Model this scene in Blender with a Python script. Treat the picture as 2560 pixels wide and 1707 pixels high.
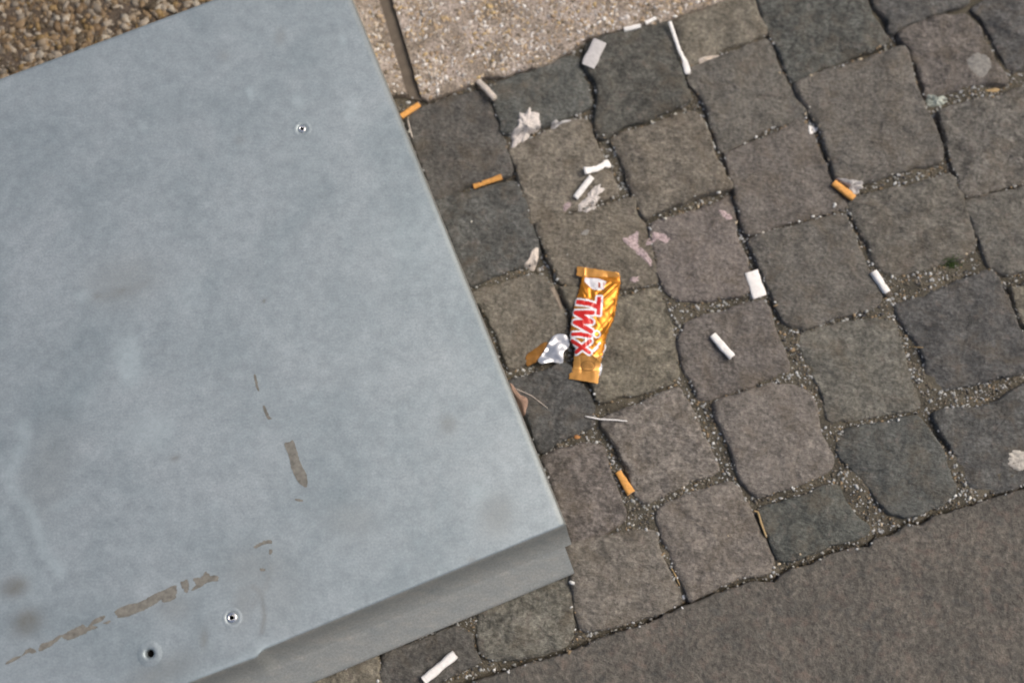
import bpy, math, random
import numpy as np
from mathutils import Vector, noise, Matrix
from mathutils.bvhtree import BVHTree
random.seed(7); RNG = np.random.default_rng(7)
R_ = math.radians
S = bpy.context.scene
COL = S.collection
for o in list(bpy.data.objects): bpy.data.objects.remove(o)

# ------------------------------------------------------------------ camera
TILT = R_(12.0); HCAM = 1.30; LENS = 45.0
cam_d = bpy.data.cameras.new('camera'); cam = bpy.data.objects.new('camera', cam_d); COL.objects.link(cam)
cam.location = (0, 0, HCAM); cam.rotation_euler = (TILT, 0, 0)
cam_d.lens = LENS; cam_d.sensor_width = 36.0; cam_d.clip_start = 0.01; cam_d.clip_end = 500
cam_d.dof.use_dof = True; cam_d.dof.focus_distance = 1.262; cam_d.dof.aperture_fstop = 2.0
S.camera = cam
S.cycles.filter_width = 1.9
# ------------------------------------------------------------------ sky + sun
W = bpy.data.worlds.new('World'); S.world = W; W.use_nodes = True
nt = W.node_tree; nt.nodes.clear()
SUN_EL, SUN_AZ = R_(52), R_(75)       # azimuth from +Y towards +X : light comes from the right
sky = nt.nodes.new('ShaderNodeTexSky'); sky.sky_type = 'NISHITA'; sky.sun_disc = False
sky.sun_elevation = SUN_EL; sky.sun_rotation = SUN_AZ
sky.air_density = 1.0; sky.dust_density = 7.0; sky.ozone_density = 1.0
bg = nt.nodes.new('ShaderNodeBackground'); bg.inputs['Strength'].default_value = 0.082
wo = nt.nodes.new('ShaderNodeOutputWorld')
nt.links.new(sky.outputs[0], bg.inputs[0]); nt.links.new(bg.outputs[0], wo.inputs[0])
sd = bpy.data.lights.new('sun', 'SUN'); sun = bpy.data.objects.new('sun', sd); COL.objects.link(sun)
sd.energy = 1.15; sd.angle = R_(36); sd.color = (1.0, 0.90, 0.77)
dv = Vector((math.sin(SUN_AZ)*math.cos(SUN_EL), math.cos(SUN_AZ)*math.cos(SUN_EL), math.sin(SUN_EL)))
sun.rotation_euler = dv.to_track_quat('Z', 'Y').to_euler(); sun.location = dv*3
S.view_settings.view_transform = 'Standard'; S.view_settings.look = 'None'
S.view_settings.gamma = 1; S.view_settings.use_curve_mapping = False
S.view_settings.exposure = 0.56

# ------------------------------------------------------------------ measuring: a spot seen in the photograph -> a point at height z
F = LENS/36.0*2560
def P(x, y, z=0.0):
    dx, dy, dz = (x-1280)/F, -(y-853.5)/F, -1.0
    wy = dy*math.cos(TILT)-dz*math.sin(TILT); wz = dy*math.sin(TILT)+dz*math.cos(TILT)
    t = (z-HCAM)/wz
    return Vector((dx*t, wy*t, z))
CR = {1:(900,0,2.94), 2:(1700,0,2.94), 3:(1000,450,2.94), 4:(1760,450,2.94), 5:(1200,850,2.94), 6:(1760,850,2.94),
      7:(700,1174,2.94), 8:(1500,1174,2.94), 9:(0,0,2.138), 10:(0,700,2.352), 11:(0,1174,2.94), 12:(1280,620,4.1275), 0:(0,0,1.0)}
def C(c, x, y, z=0.0):
    ox, oy, k = CR[c]; return P(ox+x/k, oy+y/k, z)
def CL(c, pts, z=0.0): return [C(c, x, y, z) for x, y in pts]

# ------------------------------------------------------------------ helpers
def tag(o, label=None, cat=None, group=None, kind=None):
    if label: o['label'] = label
    if cat: o['category'] = cat
    if group: o['group'] = group
    if kind: o['kind'] = kind
    return o
def mesh_obj(name, verts, faces, mat, parent=None, smooth=True, origin=None, cols=None, attr=None):
    V = np.array(verts, dtype=np.float64).reshape(-1, 3)
    o0 = Vector(origin) if origin is not None else Vector((0, 0, 0))
    me = bpy.data.meshes.new(name)
    me.from_pydata([tuple(v) for v in (V-np.array(o0))], [], faces)
    if mat: me.materials.append(mat)
    if smooth: me.polygons.foreach_set('use_smooth', [True]*len(me.polygons))
    if cols is not None:
        a = me.color_attributes.new('Col', 'FLOAT_COLOR', 'POINT')
        c = np.ones((len(V), 4), dtype=np.float32); c[:, :3] = cols; a.data.foreach_set('color', c.ravel())
    me.update()
    o = bpy.data.objects.new(name, me); COL.objects.link(o)
    if parent is not None:
        o.parent = parent; o.location = o0-parent.location
    else: o.location = o0
    return o
def empty(name, loc, **kw):
    o = bpy.data.objects.new(name, None); COL.objects.link(o); o.location = loc; o.empty_display_size = .01
    return tag(o, **kw)
def fbm(x, y, z=0.0, oct=4, s=1.0):
    v = 0; a = 1
    for i in range(oct):
        v += a*noise.noise(Vector((x*s, y*s, z+i*7.3))); s *= 2.1; a *= .5
    return v
def smooth_poly(pts, n, jit=0.0, freq=60., seed=0.):
    """closed Catmull-Rom through pts, resampled evenly to n points, with a little unevenness"""
    m = len(pts); dense = []
    for i in range(m):
        p0, p1, p2, p3 = pts[i-1], pts[i], pts[(i+1) % m], pts[(i+2) % m]
        for k in range(10):
            t = k/10
            q = 0.5*((2*p1)+(p2-p0)*t+(2*p0-5*p1+4*p2-p3)*t*t+(3*p1-p0-3*p2+p3)*t**3)
            dense.append(q)
    D = np.array([[p.x, p.y] for p in dense]); D2 = np.vstack([D, D[:1]])
    L = np.concatenate([[0], np.cumsum(np.hypot(*np.diff(D2, axis=0).T))])
    s = np.linspace(0, L[-1], n, endpoint=False)
    X = np.interp(s, L, D2[:, 0]); Y = np.interp(s, L, D2[:, 1])
    if jit:
        c = np.array([X.mean(), Y.mean()])
        for i in range(n):
            d = np.array([X[i], Y[i]])-c; l = np.hypot(*d)
            k = fbm(X[i], Y[i], seed, 3, freq)*jit
            X[i] += d[0]/l*k; Y[i] += d[1]/l*k
    return X, Y
def inside(px, py, poly):
    """vectorised point in polygon"""
    r = np.zeros(px.shape, bool); n = len(poly)
    for i in range(n):
        x1, y1 = poly[i]; x2, y2 = poly[(i+1) % n]
        if y1 == y2: continue
        c = ((y1 > py) != (y2 > py)) & (px < (x2-x1)*(py-y1)/(y2-y1)+x1)
        r ^= c
    return r
def seg_d(px, py, a, b):
    ax, ay = a; bx, by = b; vx, vy = bx-ax, by-ay; L = vx*vx+vy*vy+1e-12
    t = np.clip(((px-ax)*vx+(py-ay)*vy)/L, 0, 1)
    return np.hypot(px-ax-t*vx, py-ay-t*vy)
def poly_sd(px, py, poly):
    d = np.full(px.shape, 1e9)
    for i in range(len(poly)): d = np.minimum(d, seg_d(px, py, poly[i], poly[(i+1) % len(poly)]))
    return np.where(inside(px, py, poly), -d, d)

# ------------------------------------------------------------------ materials
def new_mat(name):
    m = bpy.data.materials.new(name); m.use_nodes = True
    n = m.node_tree.nodes; n.clear()
    out = n.new('ShaderNodeOutputMaterial'); b = n.new('ShaderNodeBsdfPrincipled')
    m.node_tree.links.new(b.outputs[0], out.inputs[0])
    return m, m.node_tree, b
def ramp(t, fac, stops):
    r = t.nodes.new('ShaderNodeValToRGB'); t.links.new(fac, r.inputs[0])
    e = r.color_ramp.elements
    while len(e) < len(stops): e.new(.5)
    for k, (p, c) in enumerate(stops):
        e[k].position = p; e[k].color = (*c, 1) if len(c) == 3 else c
    return r.outputs[0]
def g(v): return (v, v, v)
def tnoise(t, vec, scale, detail=4, rough=.55, dist=0.0):
    n = t.nodes.new('ShaderNodeTexNoise'); t.links.new(vec, n.inputs['Vector'])
    n.inputs['Scale'].default_value = scale; n.inputs['Detail'].default_value = detail
    n.inputs['Roughness'].default_value = rough; n.inputs['Distortion'].default_value = dist
    return n.outputs['Fac']
def tvor(t, vec, scale, feat='F1'):
    n = t.nodes.new('ShaderNodeTexVoronoi'); t.links.new(vec, n.inputs['Vector']); n.feature = feat
    n.inputs['Scale'].default_value = scale
    return n
def mixc(t, fac, a, b, mode='MIX'):
    n = t.nodes.new('ShaderNodeMix'); n.data_type = 'RGBA'; n.blend_type = mode
    for sock, v in ((0, fac), (6, a), (7, b)):
        if isinstance(v, (float, int)): n.inputs[sock].default_value = v
        elif isinstance(v, tuple): n.inputs[sock].default_value = (*v, 1)
        else: t.links.new(v, n.inputs[sock])
    return n.outputs[2]
def mth(t, op, a, b=0.0):
    n = t.nodes.new('ShaderNodeMath'); n.operation = op
    for k, v in enumerate((a, b)):
        if isinstance(v, (float, int)): n.inputs[k].default_value = v
        else: t.links.new(v, n.inputs[k])
    return n.outputs[0]
def bump(t, b, h, dist, strength=1.0):
    n = t.nodes.new('ShaderNodeBump'); n.inputs['Distance'].default_value = dist; n.inputs['Strength'].default_value = strength
    t.links.new(h, n.inputs['Height']); t.links.new(n.outputs[0], b.inputs['Normal'])
def pos(t, rnd=False, scale=None, rot=None):
    gm = t.nodes.new('ShaderNodeNewGeometry'); v = gm.outputs['Position']
    if scale:
        mp = t.nodes.new('ShaderNodeMapping'); t.links.new(v, mp.inputs[0]); mp.inputs['Scale'].default_value = scale
        if rot: mp.inputs['Rotation'].default_value = (0, 0, rot)
        v = mp.outputs[0]
    return v

def stone_material():
    m, t, b = new_mat('porphyry_stone'); v = pos(t)
    oi = t.nodes.new('ShaderNodeObjectInfo')
    n1 = tnoise(t, v, 45, 5, .6); n2 = tnoise(t, v, 260, 4, .7); n3 = tnoise(t, v, 900, 3, .7)
    base = oi.outputs['Color']
    c = mixc(t, 1.0, base, ramp(t, n1, [(.28, g(.66)), (.52, g(1.0)), (.75, g(1.25))]), 'MULTIPLY')
    c = mixc(t, 1.0, c, ramp(t, n2, [(.3, g(.55)), (.5, g(1.0)), (.7, g(1.55))]), 'MULTIPLY')
    n4 = tnoise(t, v, 115, 3, .6, .6)
    c = mixc(t, mth(t, 'ADD', mth(t, 'MULTIPLY', oi.outputs['Random'], .7), .25), c, mixc(t, 1.0, c, ramp(t, n4, [(.32, g(.55)), (.5, g(1.0)), (.68, g(1.45))]), 'MULTIPLY'))
    n5 = tnoise(t, pos(t, scale=(1, 3.5, 1), rot=.35), 70, 5, .7, .8)
    c = mixc(t, ramp(t, oi.outputs['Random'], [(.35, g(.15)), (.8, g(1))]), c, mixc(t, 1.0, c, ramp(t, n5, [(.35, g(.78)), (.5, g(1.0)), (.66, g(1.22))]), 'MULTIPLY'))
    # brown dirt film in patches
    d = ramp(t, tnoise(t, v, 28, 5, .65, .5), [(.5, g(0)), (.72, g(.6))])
    c = mixc(t, d, c, (.135, .110, .078))
    # reddish hints
    rr = ramp(t, tnoise(t, v, 90, 3), [(.55, g(0)), (.72, g(.45))])
    c = mixc(t, rr, c, (.18, .15, .13))
    # dark pits and pale crystals
    pit = ramp(t, n3, [(.3, g(.45)), (.45, g(1))])
    c = mixc(t, 1.0, c, pit, 'MULTIPLY')
    vo = tvor(t, v, 330); sp = ramp(t, vo.outputs['Distance'], [(.06, g(1)), (.16, g(0))])
    sp2 = mth(t, 'MULTIPLY', sp, ramp(t, tnoise(t, v, 150, 2), [(.5, g(0)), (.62, g(.9))]))
    c = mixc(t, sp2, c, (.36, .35, .32))
    t.links.new(c, b.inputs['Base Color'])
    b.inputs['Roughness'].default_value = .82; b.inputs['Specular IOR Level'].default_value = .35
    st = tnoise(t, pos(t, scale=(1, 2.2, 1), rot=.5), 130, 5, .65)
    h = mth(t, 'ADD', mth(t, 'MULTIPLY', st, 1.2), mth(t, 'ADD', mth(t, 'MULTIPLY', n2, .7), mth(t, 'MULTIPLY', n3, .25)))
    bump(t, b, h, .0034, 1.0)
    return m
def slab_material():
    m, t, b = new_mat('worn_granite'); v = pos(t)
    n1 = tnoise(t, v, 22, 5, .6); n2 = tnoise(t, v, 170, 5, .72); n3 = tnoise(t, v, 700, 3, .7)
    c = ramp(t, n1, [(.3, (.092, .088, .078)), (.5, (.120, .112, .098)), (.7, (.148, .134, .115))])
    c = mixc(t, 1.0, c, ramp(t, n2, [(.3, g(.5)), (.5, g(1)), (.68, g(1.55))]), 'MULTIPLY')
    rr = ramp(t, tnoise(t, v, 75, 4), [(.53, g(0)), (.7, g(.55))])
    c = mixc(t, rr, c, (.17, .13, .11))
    gg = ramp(t, tnoise(t, v, 60, 4, .5, 1.0), [(.55, g(0)), (.7, g(.5))])
    c = mixc(t, gg, c, (.075, .08, .078))
    c = mixc(t, 1.0, c, ramp(t, n3, [(.3, g(.6)), (.45, g(1)), (.7, g(1.25))]), 'MULTIPLY')
    t.links.new(c, b.inputs['Base Color']); b.inputs['Roughness'].default_value = .88
    c = c
    bump(t, b, mth(t, 'ADD', mth(t, 'MULTIPLY', tnoise(t, v, 80, 5, .7), 1.6), mth(t, 'ADD', n2, mth(t, 'MULTIPLY', n3, .4))), .0032, 1.0)
    return m
def sand_material():
    m, t, b = new_mat('joint_earth'); v = pos(t)
    c = ramp(t, tnoise(t, v, 55, 5, .65), [(.3, (.058, .054, .043)), (.5, (.108, .098, .074)), (.7, (.165, .145, .108))])
    c = mixc(t, 1.0, c, ramp(t, tnoise(t, v, 800, 4, .75), [(.3, g(.5)), (.5, g(1)), (.72, g(1.7))]), 'MULTIPLY')
    t.links.new(c, b.inputs['Base Color']); b.inputs['Roughness'].default_value = .95
    bump(t, b, tnoise(t, v, 600, 4, .75), .0025, 1)
    return m
def concrete_material():
    m, t, b = new_mat('exposed_aggregate_concrete'); v = pos(t)
    n1 = tnoise(t, v, 30, 5, .6); n2 = tnoise(t, v, 330, 5, .75)
    c = ramp(t, n1, [(.3, (.20, .165, .125)), (.5, (.36, .305, .255)), (.7, (.50, .43, .385))])
    c = mixc(t, 1.0, c, ramp(t, n2, [(.34, g(.3)), (.5, g(.95)), (.68, g(1.5))]), 'MULTIPLY')
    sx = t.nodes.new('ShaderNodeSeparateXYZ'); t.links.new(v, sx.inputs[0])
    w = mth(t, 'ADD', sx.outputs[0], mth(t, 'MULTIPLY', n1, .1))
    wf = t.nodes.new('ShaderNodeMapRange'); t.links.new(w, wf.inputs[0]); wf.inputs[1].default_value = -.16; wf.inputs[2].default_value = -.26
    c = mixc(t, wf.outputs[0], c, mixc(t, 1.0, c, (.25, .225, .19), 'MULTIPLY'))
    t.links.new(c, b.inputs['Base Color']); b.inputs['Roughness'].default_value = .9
    bump(t, b, n2, .0025, 1)
    return m
def grain_material(name, rough=.75, spec=.4):
    m, t, b = new_mat(name); a = t.nodes.new('ShaderNodeVertexColor'); a.layer_name = 'Col'
    c = mixc(t, 1.0, a.outputs[0], ramp(t, tnoise(t, pos(t), 700, 3), [(.3, g(.7)), (.7, g(1.3))]), 'MULTIPLY')
    t.links.new(c, b.inputs['Base Color']); b.inputs['Roughness'].default_value = rough
    b.inputs['Specular IOR Level'].default_value = spec
    return m
def plain(name, col, rough=.7, metal=0.0, var=.2, scale=300, bd=0.0004, sss=0):
    m, t, b = new_mat(name); v = pos(t); n = tnoise(t, v, scale, 4, .65)
    c = mixc(t, 1.0, tuple(col), ramp(t, n, [(.3, g(1-var)), (.7, g(1+var))]), 'MULTIPLY')
    t.links.new(c, b.inputs['Base Color']); b.inputs['Roughness'].default_value = rough; b.inputs['Metallic'].default_value = metal
    if bd: bump(t, b, n, bd, .7)
    return m
def metal_material():
    m, t, b = new_mat('painted_steel'); v = pos(t)
    a = t.nodes.new('ShaderNodeVertexColor'); a.layer_name = 'Col'
    sep = t.nodes.new('ShaderNodeSeparateColor'); t.links.new(a.outputs[0], sep.inputs[0])
    n1 = tnoise(t, v, 11, 8, .68, .3); n2 = tnoise(t, v, 95, 7, .75)
    n3 = tnoise(t, v, 520, 3, .7)
    c = ramp(t, n1, [(.3, (.262, .318, .345)), (.5, (.318, .373, .40)), (.72, (.375, .428, .455))])
    c = mixc(t, 1.0, c, ramp(t, n2, [(.3, g(.87)), (.7, g(1.13))]), 'MULTIPLY')
    c = mixc(t, 1.0, c, ramp(t, n3, [(.3, g(.88)), (.7, g(1.12))]), 'MULTIPLY')
    sc1 = tnoise(t, pos(t, scale=(1, 14, 1), rot=.38), 60, 5, .7)
    c = mixc(t, 1.0, c, ramp(t, sc1, [(.3, g(.96)), (.62, g(1.0)), (.74, g(1.09))]), 'MULTIPLY')
    wb = mth(t, 'MULTIPLY', sep.outputs[0], ramp(t, n2, [(.35, g(.55)), (.65, g(1))]))
    c = mixc(t, wb, c, (.17, .165, .14))
    lb = mth(t, 'MULTIPLY', sep.outputs[1], ramp(t, n2, [(.3, g(.4)), (.7, g(1))]))
    c = mixc(t, mth(t, 'MULTIPLY', lb, .8), c, (.45, .54, .57))
    t.links.new(c, b.inputs['Base Color'])
    b.inputs['Metallic'].default_value = .55
    t.links.new(ramp(t, n2, [(.3, g(.46)), (.7, g(.54))]), b.inputs['Roughness'])
    bump(t, b, mth(t, 'ADD', mth(t, 'MULTIPLY', n1, 1.5), mth(t, 'MULTIPLY', n3, .15)), .0006, .4)
    return m
M_STONE, M_SLAB, M_SAND, M_CONC = stone_material(), slab_material(), sand_material(), concrete_material()
M_GRAIN = grain_material('grit_grains', .55, .5); M_AGG = grain_material('aggregate_grains', .6, .45)
M_METAL = metal_material()
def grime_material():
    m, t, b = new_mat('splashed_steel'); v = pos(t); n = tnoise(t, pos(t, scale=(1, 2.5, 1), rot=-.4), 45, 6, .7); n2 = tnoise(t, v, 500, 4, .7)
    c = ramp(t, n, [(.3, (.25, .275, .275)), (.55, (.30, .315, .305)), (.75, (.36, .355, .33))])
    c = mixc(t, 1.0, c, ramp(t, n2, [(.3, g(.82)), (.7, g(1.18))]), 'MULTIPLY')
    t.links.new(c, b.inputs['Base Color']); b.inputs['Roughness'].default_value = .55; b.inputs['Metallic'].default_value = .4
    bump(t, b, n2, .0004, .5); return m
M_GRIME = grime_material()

# ------------------------------------------------------------------ the ground
BVH_V, BVH_F = [], []
def reg(V, Fs):
    o = len(BVH_V); BVH_V.extend([tuple(v) for v in V]); BVH_F.extend([tuple(i+o for i in f) for f in Fs])
mesh_ground = mesh_obj('ground', [(-30, -30, -.045), (30, -30, -.045), (30, 30, -.045), (-30, 30, -.045)], [(0, 1, 2, 3)], M_SAND)
tag(mesh_ground, kind='structure')
pave = empty('cobbled_pavement', (0, 0, 0), kind='structure')

SHADES = {'n': (.142, .137, .120), 'b': (.182, .167, .136), 'r': (.148, .134, .122), 'p': (.182, .167, .147), 'd': (.103, .102, .093), 'k': (.096, .098, .093),
          'g': (.102, .109, .101), 'G': (.092, .096, .086), 'l': (.185, .170, .150)}
COB = [
 (1,'d',[(490,765),(880,660),(960,780),(1050,1000),(1100,1180),(1085,1270),(830,1340),(560,1440),(470,1250),(400,1090),(350,900),(370,830)]),
 (1,'g',[(985,620),(1250,510),(1500,415),(1590,430),(1640,560),(1690,740),(1640,800),(1350,920),(1080,960),(1040,880),(990,740)]),
 (1,'d',[(1690,330),(1900,240),(2240,180),(2300,290),(2360,480),(2410,680),(2400,740),(2150,860),(1950,920),(1790,1000),(1730,900),(1740,640),(1660,500)]),
 (2,'b',[(-70,110),(130,40),(300,-10),(510,-40),(560,100),(610,235),(330,350),(90,450),(20,330),(-30,210)]),
 (2,'n',[(90,490),(330,390),(640,290),(720,430),(790,570),(880,730),(910,850),(650,940),(500,1020),(330,1090),(250,980),(170,740),(80,620),(60,540)]),
 (2,'G',[(600,-110),(900,-190),(1280,-150),(1400,90),(1470,200),(1510,310),(1250,420),(900,560),(830,580),(760,430),(660,250),(600,100)]),
 (2,'k',[(1350,-200),(1700,-330),(2080,-330),(2120,-60),(2100,20),(1950,80),(1700,170),(1560,230),(1520,130),(1430,0)]),
 (2,'r',[(1640,220),(1850,130),(2080,110),(2190,180),(2260,320),(2352,490),(2390,590),(2200,620),(1990,670),(1820,700),(1790,600),(1700,400),(1640,300)]),
 (2,'k',[(2170,70),(2330,-30),(2600,-80),(2680,300),(2640,420),(2440,490),(2330,330),(2230,150)]),
 (2,'n',[(890,620),(1250,470),(1500,390),(1640,360),(1700,480),(1740,620),(1800,780),(1860,900),(1920,1100),(1900,1180),(1700,1240),(1400,1310),(1200,1330),(1130,1200),(1060,1000),(960,800)]),
 (2,'n',[(1930,800),(2150,730),(2352,690),(2540,660),(2620,900),(2600,1250),(2352,1370),(2100,1410),(2040,1250),(1970,1060),(1920,880)]),
 (1,'b',[(1120,1090),(1300,1000),(1500,900),(1640,880),(1700,930),(1750,1080),(1830,1240),(1890,1390),(1800,1450),(1500,1560),(1300,1620),(1240,1500),(1160,1240)]),
 (1,'b',[(1890,1020),(2130,920),(2352,840),(2480,840),(2560,960),(2600,1100),(2680,1280),(2710,1370),(2500,1430),(2200,1540),(2100,1570),(2000,1380),(1940,1170)]),
 (2,'r',[(370,1120),(650,1000),(870,890),(950,940),(1010,1050),(1100,1250),(1160,1380),(1226,1490),(1026,1573),(776,1640),(540,1703),(466,1630),(430,1500),(390,1350),(355,1200)]),
 (3,'k',[(270,165),(560,70),(800,15),(870,60),(920,170),(970,320),(1020,480),(1000,580),(940,610),(720,690),(520,750),(450,640),(370,430),(310,290)]),
 (3,'b',[(1070,300),(1400,210),(1700,140),(1740,220),(1790,320),(1840,450),(1860,560),(1880,680),(1850,750),(1640,790),(1400,790),(1200,750),(1150,650),(1070,500),(1040,380)]),
 (3,'p',[(1880,310),(2100,240),(2352,150),(2420,120),(2460,220),(2490,400),(2550,560),(2580,700),(2560,800),(2234,870),(2050,860),(1940,760),(1890,600),(1860,420)]),
 (3,'b',[(560,840),(800,740),(980,700),(1090,740),(1150,830),(1200,960),(1240,1100),(1230,1220),(1050,1290),(830,1370),(780,1320),(700,1130),(620,960)]),
 (3,'b',[(1240,820),(1600,850),(1880,800),(1950,880),(1990,1050),(2030,1200),(2040,1330),(2040,1440),(1900,1520),(1600,1590),(1470,1600),(1420,1480),(1350,1270),(1290,1000)]),
 (5,'k',[(240,320),(420,250),(640,190),(740,310),(800,400),(830,540),(810,620),(650,700),(480,800),(420,760),(340,560),(290,430)]),
 (5,'p',[(960,560),(1200,460),(1430,370),(1500,420),(1560,520),(1640,700),(1720,880),(1720,960),(1500,1050),(1300,1160),(1200,1180),(1130,1100),(1060,900),(950,700),(910,620)]),
 (4,'r',[(-170,1130),(-100,1040),(80,970),(400,890),(470,930),(530,1090),(590,1230),(620,1380),(550,1420),(300,1530),(0,1600),(-60,1530),(-150,1370),(-180,1230)]),
 (4,'n',[(380,430),(640,340),(1000,260),(1060,300),(1120,430),(1170,560),(1230,700),(1290,850),(1200,950),(1000,1000),(750,1080),(630,1060),(560,960),(500,820),(420,640),(370,500)]),
 (4,'n',[(1090,150),(1300,80),(1650,0),(1800,-30),(1880,80),(1940,250),(1990,440),(1950,530),(1750,610),(1500,690),(1380,680),(1280,610),(1200,430),(1110,260)]),
 (4,'n',[(1920,160),(2150,90),(2352,40),(2560,-20),(2620,200),(2620,450),(2400,630),(2200,670),(2090,580),(2030,440),(1960,270)]),
 (4,'k',[(1440,920),(1700,820),(1950,720),(2110,690),(2190,800),(2280,1000),(2345,1160),(2400,1300),(2340,1410),(2200,1440),(2000,1490),(1800,1530),(1670,1520),(1640,1400),(1580,1200),(1500,1100),(1430,980)]),
 (4,'b',[(2270,800),(2352,770),(2650,670),(2730,1150),(2470,1290),(2400,1160),(2310,960)]),
 (6,'n',[(710,0),(740,-50),(880,-100),(1180,-150),(1370,-130),(1440,-10),(1480,130),(1530,300),(1570,420),(1540,490),(1300,540),(1050,590),(940,590),(890,510),(870,400),(800,230),(740,120)]),
 (6,'p',[(120,450),(340,370),(550,310),(690,330),(780,400),(840,500),(870,680),(940,850),(920,940),(800,1010),(600,1090),(410,1130),(340,1090),(260,970),(190,780),(110,600),(90,500)]),
 (6,'g',[(1020,720),(1090,650),(1350,600),(1540,570),(1630,630),(1740,780),(1800,950),(1830,1070),(1780,1170),(1640,1240),(1500,1290),(1370,1270),(1260,1160),(1160,1020),(1050,900),(1000,820)]),
 (6,'k',[(1690,550),(1850,490),(2050,480),(2352,330),(2600,240),(2700,900),(2352,1060),(2150,1110),(1960,1080),(1900,960),(1830,820),(1740,680)]),
 (8,'g',[(1210,290),(1450,200),(1680,110),(1760,140),(1810,230),(1880,340),(1950,420),(1890,500),(1700,560),(1500,640),(1360,660),(1290,590),(1240,480),(1200,370)]),
 (8,'p',[(450,280),(620,200),(890,110),(970,100),(1050,190),(1110,300),(1170,430),(1230,560),(1260,680),(1210,750),(1000,810),(800,890),(670,940),(610,840),(550,710),(490,560),(440,430),(435,340)]),
 (8,'p',[(-220,570),(-80,510),(150,460),(390,450),(430,560),(480,700),(550,830),(590,940),(540,1000),(300,1090),(50,1160),(-120,1150),(-180,1000),(-210,800),(-235,660)]),
 (5,'r',[(490,870),(650,800),(870,780),(920,830),(960,960),(1000,1070),(1040,1170),(1065,1290),(1000,1360),(830,1450),(710,1500),(640,1420),(580,1250),(530,1050),(495,940)]),
 (7,'n',[(1490,1040),(1700,930),(1900,840),(2100,760),(2130,880),(2160,1000),(2150,1200),(2100,1290),(1900,1360),(1620,1390),(1510,1340),(1470,1200)]),
 (7,'d',[(790,1350),(1000,1260),(1230,1170),(1360,1200),(1410,1330),(1430,1420),(1290,1500),(1150,1570),(950,1660),(830,1680),(780,1560)]),
 (7,'b',[(130,1640),(420,1480),(660,1370),(720,1500),(740,1680),(500,1800),(250,1880),(130,1850)]),
]
GROW = .0021
def make_stone(pts, shade, nr=96, rings=(0, .1, .2, .3, .4, .5, .59, .67, .75, .82, .88, .93, .965, .99, 1.0), lod=False):
    n = len(pts); c = sum(pts, Vector((0, 0, 0)))/n
    sd_ = random.random()*50
    if lod: nr = 24; rings = (0, .5, .85, 1.0)
    dm = sum((p-c).length for p in pts)/n; pts = [p+(p-c).normalized()*GROW*((p-c).length/dm)**4 for p in pts]
    X, Y = smooth_poly(pts, nr, .0022, 80., sd_)
    size = np.mean(np.hypot(X-c.x, Y-c.y))
    ztop = random.uniform(-.0022, .0022); tx, ty = random.uniform(-.03, .03), random.uniform(-.03, .03)
    er = random.uniform(.0017, .0031); V = [];
    def surf(x, y, t):
        e = (1-t)*size                      # distance from the rim
        k = min(1, e/(er*2.2)); rim = -er*(1-math.sqrt(max(0, 1-(1-k)**2)))
        dome = -.0015*t*t
        rough = fbm(x, y, sd_, 4, 38)*.0026+fbm(x, y, sd_+9, 3, 120)*.0010
        cl = noise.noise(Vector((x*22, y*34, sd_+3)))       # cleaved steps
        rough += (.0020*max(0, min(1, (cl-.12)*9))) * (1 if t < .97 else .3)
        return ztop+rim+dome+rough+(x-c.x)*tx+(y-c.y)*ty
    for t in rings:
        if t == 0: V.append((c.x, c.y, surf(c.x, c.y, 0))); continue
        for i in range(nr):
            x = c.x+(X[i]-c.x)*t; y = c.y+(Y[i]-c.y)*t; V.append((x, y, surf(x, y, t)))
    for k, (dz, grow) in enumerate(((-.004, .0009), (-.014, .0012), (-.04, -.002))):
        for i in range(nr):
            dx, dy = X[i]-c.x, Y[i]-c.y; l = math.hypot(dx, dy)
            V.append((X[i]+dx/l*grow, Y[i]+dy/l*grow, ztop-er+dz))
    Fs = [(0, 1+i, 1+(i+1) % nr) for i in range(nr)]
    for r in range(len(rings)-2+3):
        a = 1+r*nr; b2 = a+nr
        for i in range(nr): j = (i+1) % nr; Fs.append((a+i, b2+i, b2+j, a+j))
    reg(V, Fs)
    o = mesh_obj('cobblestone', V, Fs, M_STONE, pave, True, (c.x, c.y, 0))
    b_ = SHADES[shade]; k = random.uniform(1.08, 1.27)
    o.color = (b_[0]*k, b_[1]*k*random.uniform(.98, 1.02), b_[2]*k*random.uniform(.97, 1.03), 1)
    return list(zip(X, Y))
polys = []
for c, s, pts in COB: polys.append(make_stone(CL(c, pts), s))

# kerb slab rim (bottom right) and concrete rim (top), as lines on the ground
KERB = CL(7, [(-2600,3100),(-900,2440),(0,2085),(500,1880),(900,1740),(1180,1640),(1400,1567),(1600,1500),(1800,1430),(2100,1350),(2352,1240)]) + \
       CL(8, [(130,1190),(350,1130),(480,1060),(620,1000),(800,930),(960,870),(1150,810),(1225,822),(1290,822),(1330,780),(1370,742),(1420,722),(1540,700),(1600,665),(1700,610),(1850,575),(1920,572),(1990,560),(2020,505),(2180,470),(2220,425),(2260,400),(2352,410)]) + \
       CL(6, [(1700,1290),(1880,1240),(2000,1200),(2150,1150),(2352,1090),(2900,890),(3800,600),(5200,200)])
CONC_L = CL(0, [(-1400,1120),(-400,760),(300,510),(760,345),(880,290),(960,250),(985,238),(1018,236)])
CONC_R = CL(1, [(450,712),(500,742),(560,715),(700,665),(830,612),(880,585),(905,560),(960,565),(1060,560),(1200,512),(1350,492),(1430,440),(1500,400),(1550,372),(1600,330),(1680,280),(1870,232),(2060,205),(2250,160),(2352,118),(2500,70),(2700,0),(3200,-180),(4300,-560),(6500,-1300)])
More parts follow.
